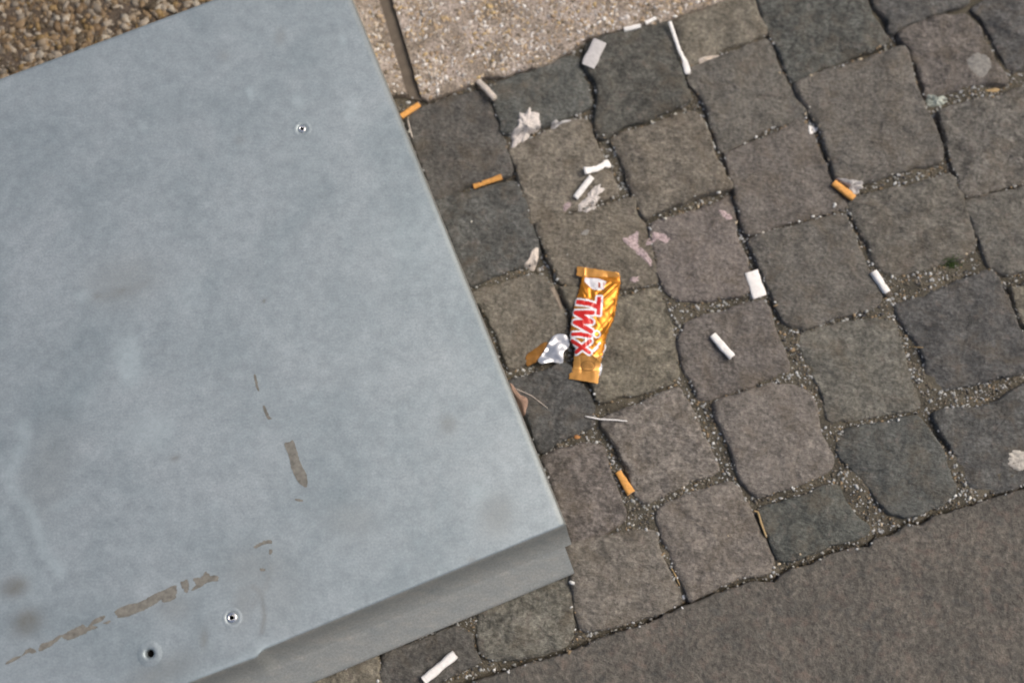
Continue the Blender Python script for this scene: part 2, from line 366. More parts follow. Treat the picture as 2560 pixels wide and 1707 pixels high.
# cobbles beyond the frame, laid on in the same courses
kern = [(p.x, p.y) for p in KERB]; conl = [(p.x, p.y) for p in CONC_L+CONC_R]
def line_y(line, x):
    xs = [p[0] for p in line]; ys = [p[1] for p in line]; return np.interp(x, xs, ys)
u = P(1700+245, 900-92)-P(1700, 900); v = P(1700+93, 900+238)-P(1700, 900)
o0 = P(1500+820/2.94, 1174+530/2.94)
metal_guard = [(p.x, p.y) for p in CL(0, [(1330,1250),(760,-60),(-1500,800),(-1500,2600)])]
extra = []
for i in range(-12, 10):
    for j in range(-12, 4):
        c = o0+u*i+v*j+Vector((random.uniform(-.004, .004), random.uniform(-.004, .004), 0))
        if abs(c.x) > 1.15 or c.y > 1.15 or c.y < -.75: continue
        if not (line_y(kern, c.x)+.046 < c.y < line_y(conl, c.x)-.046): continue
        q = []
        for a, b2 in ((-.44, -.42), (0, -.465), (.44, -.43), (.465, 0), (.43, .43), (0, .46), (-.44, .44), (-.46, 0)):
            q.append(c+u*(a+random.uniform(-.02, .02))+v*(b2+random.uniform(-.02, .02)))
        qx = np.array([p.x for p in q]+[c.x]); qy = np.array([p.y for p in q]+[c.y])
        if inside(np.array([c.x]), np.array([c.y]), metal_guard)[0]: continue
        if any(inside(qx, qy, pl).any() for pl in polys): continue
        qq = [(p.x, p.y) for p in q]
        if any(inside(np.array([a for a, _ in pl]), np.array([b_ for _, b_ in pl]), qq).any() for pl in polys): continue
        extra.append((q, random.choice('nnbrkdpg')))
for q, s in extra: polys.append(make_stone(q, s, lod=False, nr=40, rings=(0, .35, .65, .85, .95, 1.0)))

# earth and sand in the joints
FILL = [(8,300,350,22,5),(4,620,1130,16,5),(4,1290,930,20,6),(4,1600,760,24,5),(6,1100,1100,22,6),(6,1650,350,20,5),(2,1650,1270,26,5.5),(6,1850,900,12,5),(8,1500,-40,14,5),
        (2,2150,650,22,5),(3,700,720,24,4),(7,1400,1100,18,5),(8,480,650,12,4),(6,950,700,13,5),(4,560,1400,12,4),(3,2000,930,12,4),(6,1950,1180,16,4),(5,1150,1350,18,5)]
FILLW = [(C(c, x, y), r*.001, h*.001) for c, x, y, r, h in FILL]
def sand_z(x, y):
    z = -.0080+fbm(x, y, 3.3, 2, 9)*.0028+fbm(x, y, 1.1, 3, 120)*.0013
    q = max(0, min(1, (x+.05)/.35))*max(0, min(1, (.36-y)/.35)); z += .0046*q
    for c, r, h in FILLW:
        d2 = ((x-c.x)**2+(y-c.y)**2)/(r*r)
        if d2 < 6: z += h*1.15*math.exp(-d2)
    kd = y-line_y(kern, x); z -= .010*math.exp(-(kd/.0028)**2)
    return min(z, -.0021+fbm(x, y, 7, 2, 60)*.0006)
nx, ny = 380, 290; x0, x1, y0, y1 = -.62, .62, -.30, .68
xs = np.concatenate([[-1.6, -1.0], np.linspace(x0, x1, nx), [1.0, 1.6]]); ys = np.concatenate([[-1.6, -.8], np.linspace(y0, y1, ny), [1.0, 1.9]])
V = [(x, y, sand_z(x, y)) for y in ys for x in xs]; NX = len(xs)
Fs = [(j*NX+i, j*NX+i+1, (j+1)*NX+i+1, (j+1)*NX+i) for j in range(len(ys)-1) for i in range(NX-1)]
reg(V, Fs)
sand = tag(mesh_obj('joint_sand', V, Fs, M_SAND, pave), kind='stuff')

def strip(name, line, dirv, tv, hf, mat, parent, step=.003, rim=.003, base=-.035):
    L = np.array([[p.x, p.y] for p in line]); s = np.concatenate([[0], np.cumsum(np.hypot(*np.diff(L, axis=0).T))])
    n = int(s[-1]/step); q = np.linspace(0, s[-1], n)
    X = np.interp(q, s, L[:, 0]); Y = np.interp(q, s, L[:, 1]); V = []
    d = dirv.normalized(); nd = Vector((-d.y, d.x, 0))
    for k, t in enumerate([-1, -1]+list(tv)):
        for i in range(n):
            jx = fbm(X[i], Y[i], 5, 3, 130)*.0016
            x, y = X[i]+d.x*(jx+max(t, 0)), Y[i]+d.y*(jx+max(t, 0))
            if k == 0: z = base
            elif k == 1: z = hf(x, y)-rim*1.6
            else:
                e = min(1, t/(rim*1.5)); z = hf(x, y)-rim*(1-math.sqrt(max(0, 1-(1-e)**2)))*.8
            V.append((x, y, z))
    m = len(tv)+2
    Fs = [(k*n+i, k*n+i+1, (k+1)*n+i+1, (k+1)*n+i) for k in range(m-1) for i in range(n-1)]
    if (Vector((L[-1][0]-L[0][0], L[-1][1]-L[0][1], 0)).cross(d)).z < 0: Fs = [f[::-1] for f in Fs]
    reg(V, Fs)
    return mesh_obj(name, V, Fs, mat, parent, True)
TV = [.0006, .0015, .003, .0045]+[.0045+.0035*i for i in range(1, 90)]+[.34, .4, .5, .7, 1.0, 1.6]
kdir = (P(2100+37, 1500+100)-P(2100, 1500))
hk = lambda x, y: -.0010+fbm(x, y, 2.2, 4, 30)*.0018+fbm(x, y, 12.2, 3, 130)*.0011+fbm(x, y, 8.2, 2, 6)*.001
strip('granite_slab', KERB, kdir, TV, hk, M_SLAB, pave)

# exposed aggregate concrete, in two bays with a filled joint between them
conc = empty('concrete_apron', (0, 0, 0), kind='structure')
gdir = C(0, 949+47, 10)-C(0, 1018+47, 236)
gdir = P(950, 0)-P(1020, 236)
hc = lambda x, y: .0005+fbm(x, y, 4.1, 4, 60)*.0016+fbm(x, y, 6.1, 2, 7)*.0015
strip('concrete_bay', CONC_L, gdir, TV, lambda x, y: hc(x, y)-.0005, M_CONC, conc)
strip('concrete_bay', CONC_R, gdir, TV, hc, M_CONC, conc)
M_JOINT = plain('joint_mastic', (.125, .102, .078), .8, 0, .14, 160, .0006)
gl, gr = P(1019, 239), P(1051, 246)
GJ = [gl+(gr-gl)*(i/10)+Vector((0, -.001, 0)) for i in range(-1, 12)]
strip('expansion_joint', GJ, gdir, TV, lambda x, y: -.0045+fbm(x, y, 1, 2, 12)*.0006, M_JOINT, conc, .003, .001)

BV = BVHTree.FromPolygons(BVH_V, BVH_F)
def gz(x, y):
    h = BV.ray_cast(Vector((x, y, .2)), Vector((0, 0, -1)))
    return h[0].z if h[0] is not None else 0.0

# ------------------------------------------------------------------ grains
ph = (1+5**.5)/2
ICO = np.array([(-1,ph,0),(1,ph,0),(-1,-ph,0),(1,-ph,0),(0,-1,ph),(0,1,ph),(0,-1,-ph),(0,1,-ph),(ph,0,-1),(ph,0,1),(-ph,0,-1),(-ph,0,1)])/1.902
ICOF = np.array([(0,11,5),(0,5,1),(0,1,7),(0,7,10),(0,10,11),(1,5,9),(5,11,4),(11,10,2),(10,7,6),(7,1,8),(3,9,4),(3,4,2),(3,2,6),(3,6,8),(3,8,9),(4,9,5),(2,4,11),(6,2,10),(8,6,7),(9,8,1)])
def grains(name, pts, sizes, cols, mat, parent, flat=.6, elong=1.9):
    n = len(pts); pts = np.array(pts); sizes = np.array(sizes)[:, None, None]
    v = np.repeat(ICO[None], n, 0)*(1+RNG.uniform(-.42, .38, (n, 12, 1)))
    sc = np.stack([RNG.uniform(.9, elong, n), np.ones(n), RNG.uniform(flat*.7, flat*1.3, n)], 1)[:, None, :]
    v = v*sc; a = RNG.uniform(0, 6.28, n); tl = RNG.uniform(-.5, .5, n)
    cx, sx = np.cos(tl)[:, None], np.sin(tl)[:, None]
    y = v[..., 1]*cx-v[..., 2]*sx; z = v[..., 1]*sx+v[..., 2]*cx; x = v[..., 0]
    ca, sa = np.cos(a)[:, None], np.sin(a)[:, None]
    v = np.stack([x*ca-y*sa, x*sa+y*ca, z], 2)*sizes+pts[:, None, :]
    V = v.reshape(-1, 3); Fc = (ICOF[None]+(np.arange(n)*12)[:, None, None]).reshape(-1, 3)
    me = bpy.data.meshes.new(name); me.vertices.add(len(V)); me.vertices.foreach_set('co', V.astype(np.float32).ravel())
    me.loops.add(Fc.size); me.loops.foreach_set('vertex_index', Fc.astype(np.int32).ravel())
    me.polygons.add(len(Fc)); me.polygons.foreach_set('loop_start', np.arange(0, Fc.size, 3, dtype=np.int32))
    me.update(calc_edges=True); me.validate(); me.materials.append(mat)
    ca_ = me.color_attributes.new('Col', 'FLOAT_COLOR', 'POINT'); c = np.ones((n, 12, 4), np.float32); c[:, :, :3] = np.array(cols)[:, None, :]
    ca_.data.foreach_set('color', c.ravel())
    o = bpy.data.objects.new(name, me); COL.objects.link(o); o.parent = parent
    return tag(o, kind='stuff')
# joint grit
N = 230000
px = RNG.uniform(-.60, .62, N); py = RNG.uniform(-.28, .62, N)
ky = line_y(kern, px); cy = line_y(conl, px)
ok = (py > ky-.001) & (py < cy+.002)
ok &= ~inside(px, py, [(p.x, p.y) for p in CL(0, [(1340,1290),(800,-40),(-1500,800),(-1500,2300),(300,1760)])])
for pl in polys:
    A = np.array(pl); c = A.mean(0); B = (A-c)*.985+c
    bb = (px > A[:, 0].min()) & (px < A[:, 0].max()) & (py > A[:, 1].min()) & (py < A[:, 1].max())
    idx = np.where(bb & ok)[0]
    if len(idx): ok[idx[inside(px[idx], py[idx], B)]] = False
px, py = px[ok], py[ok]
pp, ss, cc = [], [], []
PAL = [((.32, .33, .32), 4.5), ((.16, .14, .11), 5), ((.10, .085, .06), 6), ((.42, .43, .43), 2.6), ((.26, .19, .11), 2), ((.05, .05, .05), 3), ((.55, .57, .57), 1.0)]
pc = [p for p, _ in PAL]; pw = np.array([w for _, w in PAL]); pw /= pw.sum()
for x, y in zip(px, py):
    dens = .5+fbm(x, y, 12.0, 2, 11)+.5*math.exp(-((x-.22)**2+(y-.36)**2)/.05)
    if random.random() > .55+.8*max(0, dens-.2): continue
    k = RNG.choice(len(pc), p=pw); s = random.choice((.0004, .0005, .0006, .0008, .001, .0015))*random.uniform(.8, 1.2)
    z = gz(x, y)
    if z > -.0004 and random.random() > .15: continue
    pp.append((x, y, z+s*.2)); ss.append(s); cc.append(pc[k])
# a few single pale chips seen lying in the joints and on the stones
CH = [(2,735,528,3),(2,1330,430,6),(2,965,550,4),(2,560,1000,6),(2,640,965,4),(2,1580,250,4),(2,1560,1280,3.5),(2,1140,1500,5),(2,1870,890,4),(2,955,785,3),(2,925,830,4),
      (4,120,90,4),(4,435,385,5),(4,550,345,5.5),(4,330,415,4),(4,805,262,4),(4,330,515,3.5),(4,350,555,4),(4,240,305,6),(4,960,190,5),(4,1400,1020,4),(4,1395,700,4.5),(4,1950,690,4),(4,1935,540,4),
      (6,1430,585,5),(6,1820,820,5),(6,1850,1145,6),(6,1960,1158,5.5),(6,1315,1350,5),(6,2095,432,4),(6,800,1025,3.5),(6,650,1083,3.5),(6,980,835,4),(6,75,755,4),(6,190,980,4),(6,655,200,4),
      (8,1320,690,5),(8,1465,620,4.5),(8,620,125,4),(8,620,935,6.5),(8,605,1015,3),(8,1435,705,4),(8,940,485,3),(8,245,405,3),(8,1025,845,3),(7,2120,1330,6),(7,1570,1475,5),(7,1680,1485,4),(7,720,1550,5),
      (7,490,1455,4),(7,2140,830,8),(7,2140,1010,3.5),(7,2170,1175,3.5),(5,1580,570,4),(5,1720,750,4.5),(5,1730,640,4),(5,1495,1078,4),(5,550,800,3.5),(5,490,830,3),(5,815,360,6),(5,840,395,5),
      (3,525,315,4),(3,2140,190,5),(3,2200,175,5),(3,2080,225,5),(3,1950,280,5),(3,2340,90,6),(3,910,1390,5),(3,1230,550,2.5),(1,820,615,6),(1,990,615,3),(1,2320,835,6),(1,2150,880,7),(1,1790,995,4),(1,350,855,3),(1,360,960,4)]
for c, x, y, r in CH:
    p = C(c, x, y); s = r*.00042*.75; z = gz(p.x, p.y)
    pp.append((p.x, p.y, z+s*.4)); ss.append(s); w = random.choice(((.62, .63, .62), (.55, .54, .48), (.72, .73, .72), (.5, .42, .3)))
    cc.append(w)
grains('joint_grit', pp, ss, cc, M_GRAIN, pave)
# aggregate in the concrete
N = 130000
px = RNG.uniform(-.68, .55, N); py = RNG.uniform(.15, .84, N); pp, ss, cc = [], [], []
lx, ly = gl.x, gl.y; gx = gdir.normalized()
rxp = np.array([(x-gl.x)*gx.y-(y-gl.y)*gx.x for x, y in zip(px, py)])   # across-joint distance
gw = (gr.x-gl.x)*gx.y-(gr.y-gl.y)*gx.x
cy = line_y(conl, px)
ok = (py > cy+.0015) & ((rxp < -.0015) | (rxp > gw+.0015))
metal_top = [(p.x, p.y) for p in CL(0, [(1340,1290),(800,-40),(-1500,800),(-1500,2300),(300,1760)])]
ok &= ~inside(px, py, metal_top)
PC = [((.50, .44, .37), 4), ((.42, .32, .21), 4), ((.62, .59, .56), 3), ((.30, .22, .14), 3), ((.38, .36, .34), 2), ((.75, .74, .72), .8), ((.16, .13, .09), 2), ((.46, .34, .17), 1.5)]
pc = [p for p, _ in PC]; pw = np.array([w for _, w in PC]); pw /= pw.sum()
Lc = P(150, 60)
for x, y in zip(px[ok], py[ok]):
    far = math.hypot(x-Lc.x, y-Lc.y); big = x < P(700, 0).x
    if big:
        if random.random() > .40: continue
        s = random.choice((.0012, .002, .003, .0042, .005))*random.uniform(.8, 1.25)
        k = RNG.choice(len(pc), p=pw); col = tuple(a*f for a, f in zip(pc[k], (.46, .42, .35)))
    else:
        if random.random() > .62+.6*fbm(x, y, 2, 2, 25): continue
        s = random.choice((.0006, .0009, .0012, .0017, .0023))*random.uniform(.8, 1.2)
        k = RNG.choice(len(pc), p=pw); col = pc[k]
    z = gz(x, y); pp.append((x, y, z-s*.22)); ss.append(s); cc.append(col)
grains('aggregate_pebbles', pp, ss, cc, M_AGG, conc, .55)

# ------------------------------------------------------------------ the steel cover
ZT = .060
cA, cB = P(1412, 1311, ZT), P(834, -112, ZT)
cL = P(473, 1700, ZT); fd = (cL-cA).normalized(); sdv = (cB-cA).normalized()
WID, DEP = 1.15, (cB-cA).length
cover = empty('steel_cover', tuple(Vector((cA.x, cA.y, 0))), label='large grey painted steel cover plate with screws and tape residue beside the cobbles', cat='metal cover')
def cv(a, b, z=ZT): p = cA+fd*a+sdv*b; return (p.x, p.y, z)   # a along the front edge, b away from it
scr = [C(9, 1615, 690, ZT), C(11, 1705, 1085, ZT)]; hole = C(11, 1100, 1350, ZT)
na, nb = 330, 190
AA = np.concatenate([[0, .0008, .002], np.linspace(.006, .80, na), [1.0, WID]]); BB = np.concatenate([[0, .0008, .002], np.linspace(.005, DEP-.004, nb), [DEP-.001, DEP]])
ga, gb = np.meshgrid(AA, BB); GX = cA.x+fd.x*ga+sdv.x*gb; GY = cA.y+fd.y*ga+sdv.y*gb
SM = [(0,298,730,66,22,-.25,.4),(0,310,700,90,60,-.2,.25),(0,244,738,16,7,-.3,.55),(0,300,727,22,6,-.2,.6),(0,350,712,40,12,-.5,.35),(0,37,1466,32,22,-.2,.85),(0,68,1555,34,28,-.4,.8),(0,432,1517,40,28,0,.3),(0,400,1680,90,30,-.4,.35),(0,510,1596,10,24,0,.45),
      (0,1244,1286,40,50,.2,.35),(0,1121,1061,20,22,0,.4),(0,438,1145,12,7,-.3,.6),(0,700,1480,60,90,0,.15),(0,640,1420,80,50,0,.25),(0,660,752,5,5,0,.9),(0,700,92,14,22,0,.3),(0,560,140,14,14,0,.25),(0,600,350,12,12,0,.25),
      (0,120,1180,60,120,.2,.2),(0,880,1300,60,40,0,.2),(0,1180,1400,12,6,0,.4),(0,610,1500,26,60,.1,.3)]
LT = [(0,323,904,30,60,-.2,1.0),(0,374,1074,60,50,0,.55),(0,625,232,9,14,0,.9),(0,745,250,14,18,0,.7),(0,880,280,18,30,.2,.6),(0,858,101,9,9,0,.8),(0,360,320,9,12,0,.5),(0,1193,1228,24,24,0,.5),(0,205,740,20,14,0,.5),(0,170,1260,40,12,-.3,.55),
      (0,540,1268,10,16,0,.5),(0,480,740,40,40,0,.35),(0,215,990,45,40,0,.3),(0,1040,600,90,90,0,.3)]
dirt_and_shade = np.zeros(GX.shape); light = np.zeros(GX.shape)
def blob(arr, c, x, y, rx, ry, ang, st):
    p = C(c, x, y, ZT); dx, dy = (GX-p.x), (GY-p.y); k = .00040
    a = -ang; ux = dx*math.cos(a)+dy*math.sin(a); uy = -dx*math.sin(a)+dy*math.cos(a)
    return np.maximum(arr, st*np.exp(-((ux/(rx*k))**2+(uy/(ry*k))**2)**1.4*.8))
for s in SM: dirt_and_shade = blob(dirt_and_shade, *s)
for s in LT: light = blob(light, *s)
def scratch(arr, c, pts, w, st):
    Q = CL(c, pts, ZT)
    for a, b2 in zip(Q[:-1], Q[1:]): arr = np.maximum(arr, st*np.exp(-(seg_d(GX, GY, (a.x, a.y), (b2.x, b2.y))/w)**2))
    return arr
light = scratch(light, 0, [(58,1060),(62,1104),(40,1150),(20,1200),(45,1240),(80,1280),(100,1340),(115,1390),(150,1425)], .006, .7)
light = scratch(light, 0, [(0,1300),(50,1370),(100,1480)], .012, .3)
dirt_and_shade = scratch(dirt_and_shade, 11, [(1850,850),(1920,900),(1935,990),(1945,1080),(1925,1190)], .0028, .55)
dirt_and_shade = scratch(dirt_and_shade, 11, [(1990,700),(1960,850),(1850,1000)], .005, .35)
light = scratch(light, 11, [(900,1567+100),(1390,1570),(1620,1440),(1850,1340),(2100,1255)], .0035, .8)
dirt_and_shade = np.maximum(dirt_and_shade, .7*np.exp(-((ga-.0)/.0025)**2))  # dark strip painted along the right edge, standing in for its shade
nA, nB = len(AA), len(BB)
bulge = lambda a: .0040*(math.exp(-(a-bu)/.09) if a > bu else math.exp(-((a-bu)/.006)**2))
pb = C(11, 1860, 1340, ZT); bu = (pb-cA).dot(fd)
V = []
for j in range(nB):
    for i in range(nA):
        a, b2 = AA[i], BB[j]; z = ZT
        off = -bulge(a)*math.exp(-(b2/.012)**2)
        if b2 < .0007 or b2 > DEP-.0006: z -= .0012
        elif a < .0007: z -= .0003
        elif b2 < .0015 or a < .0015: z -= .0003
        V.append(cv(a, b2+off, z))
Fs = []
for j in range(nB-1):
    for i in range(nA-1):
        mx, my = (GX[j, i]+GX[j+1, i+1])/2, (GY[j, i]+GY[j+1, i+1])/2
        r = min(math.hypot(mx-q.x, my-q.y) for q in scr+[hole])
        if r < .0066: continue
        Fs.append((j*nA+i, (j)*nA+i+1, (j+1)*nA+i+1, (j+1)*nA+i)[::-1])
cols = np.stack([dirt_and_shade.ravel(), light.ravel(), np.zeros(dirt_and_shade.size)], 1)
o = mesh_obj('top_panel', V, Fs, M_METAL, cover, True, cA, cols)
def prof_strip(name, base_fn, prof, n, mat, parent, flip=False, jitter=None):
    V = []; m = len(prof)
    for i in range(n+1):
        for (d, z) in prof: V.append(base_fn(i/n, d, z))
    Fs = [(i*m+k, i*m+k+1, (i+1)*m+k+1, (i+1)*m+k) for i in range(n) for k in range(m-1)]
    if flip: Fs = [f[::-1] for f in Fs]
    return mesh_obj(name, V, Fs, mat, parent, True, cA)
# front: turned down edge, then a skirt that kicks out over the stones
def ff(t, d, z):
    a = -.0012+t*WID; return cv(a, -d-bulge(a), z)
front = [(.0, ZT-.0012), (.0010, ZT-.0025), (.0022, ZT-.006), (.0048, .045), (.0085, .037), (.0132, .030), (.0185, .0255)]
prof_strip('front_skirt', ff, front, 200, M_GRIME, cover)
def fk(t, d, z):
    a = .006+t*(WID-.006); return cv(a, -d, z)
kick = [(.0170, .0262), (.020, .0245), (.026, .0205), (.034, .0155), (.042, .0112), (.0445, .0098), (.0455, .0085), (.0455, -.004)]
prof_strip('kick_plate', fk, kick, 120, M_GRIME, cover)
V = [fk(0, d, z) for d, z in kick]+[fk(0, .0, z) for z in (-.004, .02)]
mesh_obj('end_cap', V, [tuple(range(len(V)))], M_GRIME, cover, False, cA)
def fs(t, d, z):
    b2 = t*DEP; return cv(-d, b2, z)
prof_strip('side_skirt', fs, [(.0, ZT-.0003), (.0004, ZT-.003), (.0022, ZT-.012), (.0035, .02), (.0035, -.004)], 60, M_GRIME, cover, True)  # grime colour also stands in for shade on this side face
def fb(t, d, z): return cv(t*WID, DEP+d, z)
prof_strip('rear_skirt', fb, [(.0, ZT-.0012), (.0012, ZT-.003), (.002, .02), (.002, -.004)], 20, M_METAL, cover, True)
# screws and the empty dimpled hole
M_BRIGHT = plain('bright_zinc', (.78, .78, .78), .22, 1.0, .1, 400, 0)
M_BLACK = plain('dark_hollow', (.004, .004, .004), .9, 0, .1, 300, 0)
def lathe(name, c, prof, mat, parent, n=36):
    V = []; m = len(prof)
    for i in range(n):
        a = 2*math.pi*i/n
        for r, z in prof: V.append((c.x+r*math.cos(a), c.y+r*math.sin(a), c.z+z))
    Fs = [(i*m+k, ((i+1) % n)*m+k, ((i+1) % n)*m+k+1, i*m+k+1) for i in range(n) for k in range(m-1)]
    if prof[-1][0] < 1e-4: pass
    return mesh_obj(name, V, Fs, mat, parent, True, (c.x, c.y, c.z))
for k, s in enumerate(scr):
    r = 1.0 if k == 0 else 1.25
    o = lathe('screw_collar', s, [(.0098, .00012), (.0080, .0003), (.0048*r, .00035), (.0040*r, -.0006), (.0034*r, -.0016)], M_METAL, cover)
    h = lathe('screw', s, [(.0042*r, -.0012), (.0040*r, .0004), (.0034*r, .0012), (.0024*r, .0013), (.0018*r, .0009), (.0015*r, -.0004)], M_BRIGHT, cover)
    lathe('screw_socket', s, [(.0016*r, -.0003), (.0, -.0004)], M_BLACK, h)
lathe('dimple', hole, [(.0120, .00015), (.0085, .0006), (.0062, .0007), (.0044, .0001), (.0036, -.0020), (.0034, -.006)], M_METAL, cover)
lathe('hole', hole, [(.0036, -.004), (.0036, -.012), (0, -.012)], M_BLACK, cover)
# left-over tape glue: thin skins lying on the paint
M_GLUE = plain('tape_residue', (.165, .162, .145), .85, 0, .35, 180, .0004)
def skin(name, pts, z, mat, parent, jit=.0006, n=160, th=.00025):
    X, Y = smooth_poly(pts, n, jit, 420., random.random()*9)
    cx, cy = X.mean(), Y.mean()
    V = [(x, y, z+th) for x, y in zip(X, Y)]+[(x, y, z) for x, y in zip(X, Y)]
    Fs = [tuple(range(n))]+[(i, i+n, (i+1) % n+n, (i+1) % n) for i in range(n)]
    return mesh_obj(name, V, Fs, mat, parent, False, (cx, cy, z))
RES = [(11,[(845,1035),(940,990),(1030,970),(1120,920),(1200,885),(1290,850),(1290,940),(1205,975),(1180,955),(1120,1000),(1020,1045),(930,1080),(870,1080)]),
 (11,[(1330,830),(1385,810),(1385,890),(1362,900),(1345,870)]),
 (11,[(1415,800),(1480,785),(1510,745),(1545,775),(1600,780),(1600,815),(1540,825),(1440,880),(1410,880),(1440,840)]),
 (11,[(460,1215),(600,1140),(640,1155),(690,1100),(770,1070),(750,1110),(680,1140),(720,1155),(640,1190),(510,1250)]),
 (11,[(285,1335),(300,1280),(370,1258),(430,1218),(458,1218),(400,1275),(330,1318)]),
 (11,[(40,1420),(100,1378),(165,1360),(190,1320),(240,1310),(262,1335),(240,1348),(205,1345),(130,1390),(60,1425)]),
 (11,[(760,1125),(800,1105),(818,1110),(790,1128)]),
 (11,[(1870,560),(1940,525),(1990,515),(2000,540),(1950,545),(1880,575)]),
 (11,[(1980,590),(2000,585),(2002,612),(1985,615)]),
 (11,[(1915,725),(1940,718),(1945,738),(1920,742)]),
 (10,[(1672,964),(1700,952),(1725,943),(1745,1000),(1770,1080),(1805,1150),(1802,1215),(1755,1190),(1715,1110),(1700,1040)]),
 (10,[(1492,562),(1505,560),(1515,610),(1525,650),(1510,640)]),
 (10,[(1545,745),(1558,742),(1585,800),(1600,815),(1570,812)]),
 (10,[(1735,1285),(1780,1292),(1776,1302),(1740,1296)])]
for c, pts in RES: skin('tape_residue', CL(c, pts, ZT), ZT+.00005, M_GLUE, cover, .0014 if c == 11 else .0007)
M_CHIP = plain('chipped_paint', (.55, .54, .50), .6, 0, .2, 300, 0)
for c, pts in ((7, [(1970,622),(2000,600),(2015,605),(1985,628)]), (7, [(2010,690),(2040,680),(2045,690),(2020,697)])):
    q = CL(c, pts, .016); skin('paint_chip', q, .0162, M_CHIP, cover, .0003, 20, .0006)

# ------------------------------------------------------------------ litter
M_ORANGE = plain('cork_tipping_paper', (.68, .335, .085), .7, 0, .22, 260, .0008)
M_WHITE = plain('white_cigarette_paper', (.82, .81, .79), .75, 0, .12, 220, .0009)
M_DIRTY = plain('grubby_filter_paper', (.58, .52, .46), .75, 0, .22, 350, .0006)
M_GREYP = plain('grey_damp_paper', (.50, .49, .49), .8, 0, .12, 300, .0005)
M_FIBRE = plain('filter_fibre', (.62, .58, .50), .9, 0, .2, 900, .0006)
M_ASH = plain('burnt_end', (.10, .085, .07), .95, 0, .5, 700, .0006)
M_TISSUE = plain('wadded_tissue', (.60, .565, .54), .9, 0, .28, 420, .0012)
M_PINK = plain('pink_gum', (.40, .32, .325), .85, 0, .5, 420, .0015)
M_PALE = plain('pale_gum', (.21, .205, .19), .8, 0, .3, 300, .0006)
M_STRAW = plain('dry_stalk', (.38, .27, .13), .7, 0, .2, 300, 0)
M_CLEAR = plain('milky_plastic', (.34, .38, .34), .25, 0, .3, 300, .0008)
def tube(name, path, ra, rb, mat, parent, origin, n=20, cap=True, noise_a=.0, seed=0):
    """a squashed tube along path; ra half-widths (list or number), rb half-heights"""
    m = len(path); V = []
    for i, p in enumerate(path):
        t = (path[min(i+1, m-1)]-path[max(i-1, 0)]).normalized(); side = t.cross(Vector((0, 0, 1))).normalized(); up = side.cross(t).normalized()
        a_ = ra[i] if isinstance(ra, (list, tuple)) else ra; b_ = rb[i] if isinstance(rb, (list, tuple)) else rb
        for k in range(n):
            a = 2*math.pi*k/n; ca, sa = math.cos(a), math.sin(a); e = .8
            x = math.copysign(abs(ca)**e, ca)*a_; y = math.copysign(abs(sa)**e, sa)*b_
            q = p+side*x+up*y
            w = 1+noise_a*fbm(q.x, q.y, seed+ca, 3, 400); q = p+(q-p)*w
            V.append(tuple(q))
    Fs = [(i*n+k, i*n+(k+1) % n, (i+1)*n+(k+1) % n, (i+1)*n+k) for i in range(m-1) for k in range(n)]
    if cap: Fs += [tuple(range(n))[::-1], tuple((m-1)*n+k for k in range(n))]
    Fs = [f[::-1] for f in Fs]
    o = mesh_obj(name, V, Fs, mat, parent, True, origin)
    return o
def seat(pts, r):
    """path points lifted so the tube rests on what is below it"""
    out = []
    Z = [max(gz(p.x, p.y), gz(p.x+r*.6, p.y), gz(p.x-r*.6, p.y)) for p in pts]
    n = len(pts); zl = np.polyfit(range(n), Z, 1) if n > 2 else None
    for i, p in enumerate(pts):
        z = (zl[0]*i+zl[1]) if zl is not None else Z[i]; out.append(Vector((p.x, p.y, z)))
    lift = max(Z[i]-out[i].z for i in range(n))
    for p in out: p.z += lift*.8+r
    return out
def dens(c, pts, k=5):
    q = CL(c, pts); out = []
    for a, b2 in zip(q[:-1], q[1:]):
        for i in range(k): out.append(a.lerp(b2, i/k))
    return out+[q[-1]]
def butt(c, pts, w, wrap, label, end=None, sq=.72, wend=None, grp='cigarette ends', ash=False, rag=.10):
    r = w*.5/2400.*(1)                     # w: width in photo pixels
    path = dens(c, pts, 8); rb = r*sq; path = seat(path, rb)
    mid = path[len(path)//2]; root = empty('cigarette_end', (mid.x, mid.y, mid.z-rb), label=label, cat='cigarette end', group=grp)
    n = len(path); ras = [r*(1+((wend or 1)-1)*i/(n-1)) for i in range(n)]
    wob = [1+.16*noise.noise(Vector((i*.45, mid.x*900, mid.y*900))) for i in range(n)]
    ras = [a*b2 for a, b2 in zip(ras, wob)]
    ins = .0007
    tube('wrapping_paper', path, ras, [rb*b2 for b2 in wob], wrap, root, mid, 24, False, rag, r*1e5)
    t = (path[1]-path[0]).normalized(); t2 = (path[-1]-path[-2]).normalized()
    tube('filter_plug', [path[0]+t*ins*.3, path[0].lerp(path[-1], .5) if len(pts) == 2 else path[n//2], path[-1]-t2*ins*.3], r*.86, rb*.86, end or M_FIBRE, root, mid, 20, True)
    if ash: tube('burnt_tip', [path[-1]-t2*.001, path[-1]+t2*.0015, path[-1]+t2*.0045], [r*.95, r*1.0, r*.6], [rb*.9, rb*.8, rb*.3], M_ASH, root, mid, 16, True, .5, 3)
    return root
butt(1, [(300,845),(435,755)], 16, M_ORANGE, 'orange cigarette end lying against the steel cover at the foot of the concrete joint')
butt(1, [(835,1360),(1042,1303)], 14, M_ORANGE, 'slim orange cigarette end wedged in the joint between two dark stones near the steel cover')
butt(2, [(1128,1342),(1280,1455)], 19, M_ORANGE, 'orange cigarette end beside crumpled grey paper in the upper right cobbles')
butt(5, [(1018,965),(1112,1125)], 17, M_ORANGE, 'orange cigarette end in the dark joint below the gold sweet wrapper', wend=1.25)
butt(1, [(870,592),(925,660),(990,748)], 16, M_DIRTY, 'grubby off-white cigarette end between concrete and the small greenish stone', rag=.12)
